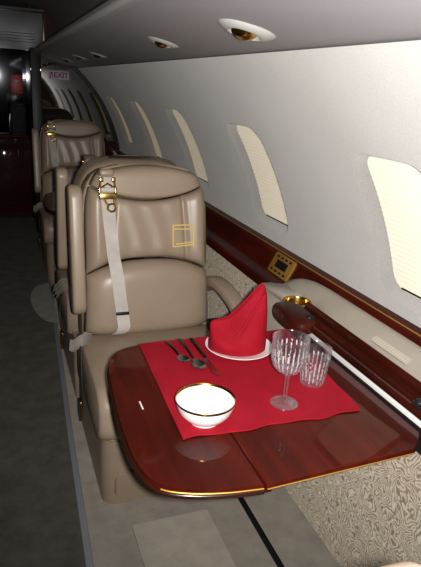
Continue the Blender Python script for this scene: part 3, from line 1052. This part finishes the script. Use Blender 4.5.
# hinged pocket lid: two mouldings with a groove
m = MB()
lp = [(.874, .696), (.863, .6975), (.855, .705), (.853, .717), (.857, .724), (.864, .724), (.867, .714), (.879, .713), (.882, .729), (.888, .734), (.894, .728), (.897, .722), (.905, .724), (.907, .742), (.914, .749), (.922, .745), (.928, .735), (.928, .696)]
m.sweep([((0, yv, 0), (1, 0, 0), (0, 0, 1)) for yv in (.30, .8, 1.2, 1.47)], lp)
m.build('pocket_lid', M_wood_dk, con, M=K, angle=50)
# rounded nose at the lid's far end
m = MB()
b2 = bmesh.new()
bmesh.ops.create_uvsphere(b2, u_segments=32, v_segments=20, radius=1)
for v in b2.verts:
    p = v.co
    f = lambda c, e: math.copysign(abs(c) ** e, c)
    v.co = Vector((.850 + .052 * f(p.x, .75), 1.435 + .10 * f(p.y, .75), .712 + .032 * f(p.z, .7)))
m.absorb(b2)
m.build('lid_nose', M_wood_dk, con, M=K, angle=180)
# pocket: white felt lip and black block painting the gap's shadow
m = MB(); m.box((.8590, .82, .6845), (.866, 1.36, .698), .001); m.build('pocket_lip', M_white, con, M=K)['label'] = 'white lining strip showing above the table edge'
m = MB(); m.box((.8565, .79, .640), (.866, 1.40, .684)); m.box((.866, .79, .62), (.91, 1.40, .700)); m.build('pocket_shadow_gap', M_black, con, M=K, smooth=False)
# block at the near end of the pocket
m = MB(); m.box((.828, .700, .648), (.90, .787, .704), .010); m.build('pocket_bracket', M_wood_dk, con, M=K)
for (x, yv, z) in ((.866, 1.372, .728), (.866, .868, .725)):
    m = MB(); m.lathe([(0, 0), (.013, 0), (.014, .006), (.011, .014), (.006, .018), (0, .018)], (x, yv, z), 16)
    for k in range(5):
        a = 2 * PI * k / 5; m.box((x + .013 * cos(a) - .004, yv + .013 * sin(a) - .004, z), (x + .013 * cos(a) + .004, yv + .013 * sin(a) + .004, z + .013), .002)
    m.build('latch_knob', M_black, con, M=K)
# cup holder
m = MB()
Cc = Vector((.922, 1.548, .716))
m.lathe([(.0, -.055), (.041, -.055), (.041, .001), (.043, .005), (.048, .005), (.050, .002), (.050, -.0005), (.044, -.0005), (.044, -.057), (0, -.057)], Cc, 40)
m.build('cup_holder', M_gold, con, M=K)

# gold control panel on the rail
cpn = empty('control_panel', (1.0405, 1.893, .7265), 'gold switch panel with black display on the wood rail below second window', 'switch panel')
ang = math.atan2(.748 - .692, 1.052 - 1.022)
MC = Matrix.Rotation(-ang, 4, 'Y')      # local x runs up the slope
m = MB(); m.prism(rrect(-.042, .042, -.082, .082, .006), .0, .006, .0015); m.build('faceplate', M_golddull, cpn, M=MC)
m = MB(); m.box((-.015, -.045, .005), (.017, .045, .0075), .001); m.build('display', M_black, cpn, M=MC)
for r_ in (-1, 1):
    for k in range(4):
        yv = -.051 + .034 * k
        m = MB(); m.box((r_ * .029 - .0045, yv - .009, .005), (r_ * .029 + .0045, yv + .009, .009), .0015)
        m.build('button', M_black, cpn, M=MC)

# ------------------------------------------------------------------ table setting
# placemat
m = MB()
NX, NY = 60, 60
def matp(i, j, top=True):
    u, v = i / NX, j / NY
    x0 = .329 + .016 * v; x1 = .770 + .045 * v
    x = x0 + (x1 - x0) * u
    yv = .946 + (1.416 - .946) * v
    yv += .004 * sin(u * 15) * (1 - v) + .002 * sin(u * 31) * (1 - v)
    x += .003 * sin(v * 17) * u
    e = min(u, 1 - u, v, 1 - v)
    z = TZ + (.0035 if top else .0006) + .002 * max(0, 1 - e / .03) * (.5 + .5 * sin(u * 22 + v * 17)) * (1 if top else 1)
    return Vector((x, yv, z))
m.grid(lambda i, j: matp(i, j), NX + 1, NY + 1); m.grid(lambda i, j: matp(i, j, False), NX + 1, NY + 1)
for i in range(NX):
    for j in (0, NY):
        m.face([m.vert(matp(i, j)), m.vert(matp(i + 1, j)), m.vert(matp(i + 1, j, False)), m.vert(matp(i, j, False))])
for j in range(NY):
    for i in (0, NX):
        m.face([m.vert(matp(i, j)), m.vert(matp(i, j + 1)), m.vert(matp(i, j + 1, False)), m.vert(matp(i, j, False))])
tag(m.build('placemat', M_mat, angle=60), 'red cloth placemat spread on the mahogany table', 'placemat')
MZ = TZ + .0036

# plate
PC = (.612, 1.318)
m = MB()
m.lathe([(0, .004), (.052, .004), (.055, .0), (.058, .0), (.062, .004), (.078, .010), (.0955, .0135), (.0965, .0145), (.0955, .0155), (.078, .0125), (.062, .0075), (.056, .0062), (0, .0062)], (0, 0, 0), 64)
o = m.build('plate', M_china, angle=50); o.location = (PC[0], PC[1], MZ); tag(o, 'white china plate under the folded red napkin', 'plate')

# napkin: folded cloth standing like a mitre with its peak at the right
nap = MB()
NU, NV = 200, 80
def nap_base(t):            # t 0..1 closed loop
    a = 2 * PI * t
    c_, s_ = cos(a), sin(a)
    return Vector((.082 * math.copysign(abs(c_) ** .8, c_), .050 * math.copysign(abs(s_) ** .9, s_), 0))
def ridge(x):               # height of the standing fold above x
    u = (x + .082) / .164
    pts = [(-.01, .074), (.05, .084), (.12, .088), (.22, .090), (.34, .098), (.48, .119), (.62, .145), (.76, .173), (.86, .190), (.91, .191), (.96, .170), (1.02, .130)]
    for (a, ha), (b, hb) in zip(pts, pts[1:]):
        if u <= b:
            return ha + (hb - ha) * (u - a) / (b - a)
    return pts[-1][1]
def napp(i, j, off=0.0):
    t = i / NU; v = j / NV
    b = nap_base(t)
    top = ridge(b.x * .96)
    k = 1 - .86 * smoothstep(.15, 1.0, v) * 1.0
    x = b.x * (1 - .04 * v) + .016 * v * (1 if b.x > .0 else .3) * v * .0
    yv = b.y * k + .010 * v
    yv += .0035 * sin(b.x * 70 + v * 6) * v * (1 - v) * 4 * (1 if b.y < 0 else .5)
    if b.y < 0:
        yv -= .010 * sin(PI * v) + off
        z = top * v                     # the folded layer above the diagonal edge stands proud
        ax, az, bx, bz = -.022, .050, .064, .168
        L_ = math.hypot(bx - ax, bz - az)
        d = ((bx - ax) * (z - az) - (bz - az) * (x - ax)) / L_
        al = ((bx - ax) * (x - ax) + (bz - az) * (z - az)) / L_
        w = smoothstep(-.02, .03, al) * smoothstep(L_ + .02, L_ - .02, al) * min(1, abs(b.y) / .02)
        yv -= w * (.011 * smoothstep(-.002, .003, d) * (1 - .75 * smoothstep(.005, .05, d)) - .004 * math.exp(-((d + .006) / .004) ** 2))
    r_ = math.hypot(b.x - .012, b.y - .012)
    z0 = max(0, min(.010, (r_ - .056) * .28))
    return Vector((x, yv, z0 + (top - z0) * v))
nap.grid(lambda i, j: napp(i, j), NU, NV + 1, closed_u=True)
o = nap.build('napkin', M_red, angle=60); o.location = (PC[0] - .012, PC[1] - .012, MZ + .0065)
o.rotation_euler = (0, 0, -.14)
tag(o, 'red cloth napkin folded to a peak standing on the white plate', 'napkin')
# bowl
m = MB()
m.lathe([(0, .002), (.028, .002), (.030, 0), (.033, 0), (.034, .005), (.048, .014), (.060, .030), (.0665, .050), (.0672, .0545), (.0662, .056), (.0645, .0545), (.058, .032), (.046, .017), (.030, .0085), (0, .0075)], (0, 0, 0), 64)
o = m.build('bowl', M_bowl, angle=60); o.location = (.396, 1.003, MZ); tag(o, 'white china bowl with gold rim at the front of the placemat', 'bowl')

# cutlery
def cutlery(name, p0, p1, kind, label):
    L_ = math.hypot(p1[0] - p0[0], p1[1] - p0[1])
    e = empty(name, (p0[0], p0[1], MZ), label, 'cutlery' if False else name.replace('_', ' '), 'cutlery beside the plate', math.atan2(p1[1] - p0[1], p1[0] - p0[0]))
    hl = L_ * (.52 if kind == 'knife' else .70)
    h = MB()
    path = []
    for k in range(13):
        t = k / 12
        path.append(((hl * t, 0, .004 + (.004 * sin(PI * t) if kind != 'knife' else .001)), (0, 1, 0), (0, 0, 1)))
    def sec(t):
        w = (.0065 - .0035 * t) if kind != 'knife' else (.0062 - .001 * t)
        th = .0022 if kind != 'knife' else .0036
        return [(w * cos(q), th * sin(q)) for q in [2 * PI * i / 12 for i in range(12)]]
    h.sweep(path, sec); h.build('handle', M_dkmetal, e)
    b = MB()
    if kind == 'knife':
        ol = [(hl, -.005), (hl + .02, -.0075), (L_ - .035, -.0105), (L_ - .012, -.006), (L_, .006), (L_ - .02, .0075), (hl, .005)]
        b.prism(ol, .003, .0048, .0004, 1); b.build('blade', M_steel, e)
    else:
        bl = L_ - hl; bw = .0165 if L_ < .17 else .0185
        def bp(i, j, dz):
            a = 2 * PI * i / 28; r = j / 8
            x = hl + bl * .5 + bl * .52 * r * cos(a); yv = bw * r * sin(a) * (1 + .12 * cos(a))
            return Vector((x, yv, .0014 + dz + .0068 * r * r))
        b.grid(lambda i, j: bp(i, j, 0), 28, 9, closed_u=True); b.grid(lambda i, j: bp(i, j, .0012), 28, 9, closed_u=True)
        b.build('spoon_bowl', M_steel, e)
    return e
cutlery('teaspoon', (.422, 1.404), (.437, 1.262), 'spoon', 'small steel teaspoon, outermost of the cutlery beside the plate')
cutlery('soup_spoon', (.464, 1.412), (.464, 1.216), 'spoon', 'larger steel spoon lying between teaspoon and knife')
cutlery('table_knife', (.498, 1.404), (.498, 1.172), 'knife', 'steel table knife lying next to the white plate')

# glasses of cut crystal
def flute(r0, i, n, amp):
    return r0 + amp * cos(2 * PI * i / n * (n / 4))
def cut_lathe(prof_out, prof_in, cuts, seg=176):
    """cuts(z, a) is the depth carved in the outside"""
    m = MB()
    def dens(p):
        out = []
        for (r0, z0), (r1, z1) in zip(p, p[1:]):
            k = max(1, int(math.hypot(r1 - r0, z1 - z0) / .0035))
            out += [(r0 + (r1 - r0) * q / k, z0 + (z1 - z0) * q / k) for q in range(k)]
        return out + [p[-1]]
    rings = []
    for r, z in dens(prof_out):
        if r < 1e-6: rings.append([m.vert((0, 0, z))])
        else: rings.append([m.vert(((r - cuts(z, 2 * PI * i / seg)) * cos(2 * PI * i / seg), (r - cuts(z, 2 * PI * i / seg)) * sin(2 * PI * i / seg), z)) for i in range(seg)])
    for r, z in dens(prof_in):
        if r < 1e-6: rings.append([m.vert((0, 0, z))])
        else: rings.append([m.vert((r * cos(2 * PI * i / seg), r * sin(2 * PI * i / seg), z)) for i in range(seg)])
    for A_, B_ in zip(rings, rings[1:]):
        for i in range(seg):
            j = (i + 1) % seg
            if len(A_) == 1 and len(B_) == 1: continue
            if len(A_) == 1: m.face([A_[0], B_[j], B_[i]])
            elif len(B_) == 1: m.face([A_[i], A_[j], B_[0]])
            else: m.face([A_[i], A_[j], B_[j], B_[i]])
    return m
def wine_cuts(z, a):
    if .088 < z < .150:
        w = sin(PI * (z - .088) / .062) ** .5
        return .0034 * w * abs(sin(a * 11))
    if .010 < z < .085: return .0006 * abs(sin(a * 4))
    return 0
outp = [(0, 0), (.031, 0), (.0335, .0015), (.0325, .0035), (.018, .0065), (.008, .012), (.0052, .022), (.0048, .045), (.0062, .052), (.0048, .060), (.0058, .074), (.012, .082), (.026, .089), (.037, .102), (.0425, .120), (.0435, .140), (.0432, .160), (.0432, .1725), (.0428, .1735)]
inp = [(.0420, .1728), (.0415, .160), (.0415, .140), (.0402, .121), (.0345, .104), (.024, .093), (.010, .088), (0, .0872)]
m = cut_lathe(outp, inp, wine_cuts)
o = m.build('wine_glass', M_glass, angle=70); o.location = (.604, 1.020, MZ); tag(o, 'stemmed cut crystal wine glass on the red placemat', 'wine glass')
def tum_cuts(z, a):
    if .012 < z < .075:
        return .0034 * sin(PI * (z - .012) / .063) ** .4 * abs(sin(a * 10))
    return 0
outp = [(0, .001), (.028, .0), (.0315, .002), (.0335, .02), (.0365, .05), (.040, .085), (.0412, .0985), (.0406, .0995)]
inp = [(.0396, .0985), (.0385, .085), (.0352, .052), (.0318, .024), (.030, .016), (.026, .012), (0, .011)]
m = cut_lathe(outp, inp, tum_cuts, 160)
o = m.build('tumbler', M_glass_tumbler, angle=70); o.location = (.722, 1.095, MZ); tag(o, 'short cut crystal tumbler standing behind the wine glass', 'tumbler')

# things on the far table
m = MB(); m.prism(rrect(-.07, .07, -.05, .05, .02), 0, .075, .015); o = m.build('black_pouch', plain('black_leather', (.015, .014, .014, 1), .4)); o.location = (.40, 3.42, TZ)
tag(o, 'black pouch standing on the far folding table', 'pouch')

# ------------------------------------------------------------------ light
W = bpy.data.worlds.new('World'); S.world = W; W.use_nodes = True
W.node_tree.nodes['Background'].inputs['Color'].default_value = (.5, .5, .55, 1)
W.node_tree.nodes['Background'].inputs['Strength'].default_value = .05
def lamp(name, typ, loc, power, size=.02, color=(1, 1, 1)):
    l = bpy.data.lights.new(name, typ); l.energy = power; l.color = color
    if typ == 'AREA': l.size = size
    else: l.shadow_soft_size = size
    o = bpy.data.objects.new(name, l); link(o); o.location = loc
    return o
fl_ = lamp('camera_flash', 'SPOT', (.030, -.010, 1.384), 160, .014, (1, .985, .96))
fl_.data.spot_size = math.radians(106); fl_.data.spot_blend = 1.0
fl_.rotation_euler = Vector((.43, .88, -.22)).to_track_quat('-Z', 'Y').to_euler()

# ------------------------------------------------------------------ camera
RC_ = ((.93734488, -.34341828, .05872362), (-.06099499, -.3277012, -.94281045), (.34302214, .8801567, -.32811583))
cx_, cdown, cf = [Vector(r) for r in RC_]
cam = bpy.data.cameras.new('camera'); cam.sensor_fit = 'AUTO'; cam.sensor_width = 36; cam.lens = 560 / 567 * 36
cam.clip_start = .02
co = bpy.data.objects.new('camera', cam); link(co)
Mx = Matrix((( cx_.x, -cdown.x, -cf.x, 0), (cx_.y, -cdown.y, -cf.y, 0), (cx_.z, -cdown.z, -cf.z, 1.38), (0, 0, 0, 1)))
co.matrix_world = Mx
S.camera = co
S.view_settings.view_transform = 'Standard'; S.view_settings.look = 'None'
S.view_settings.gamma = 1; S.view_settings.use_curve_mapping = False
S.view_settings.exposure = 0.0
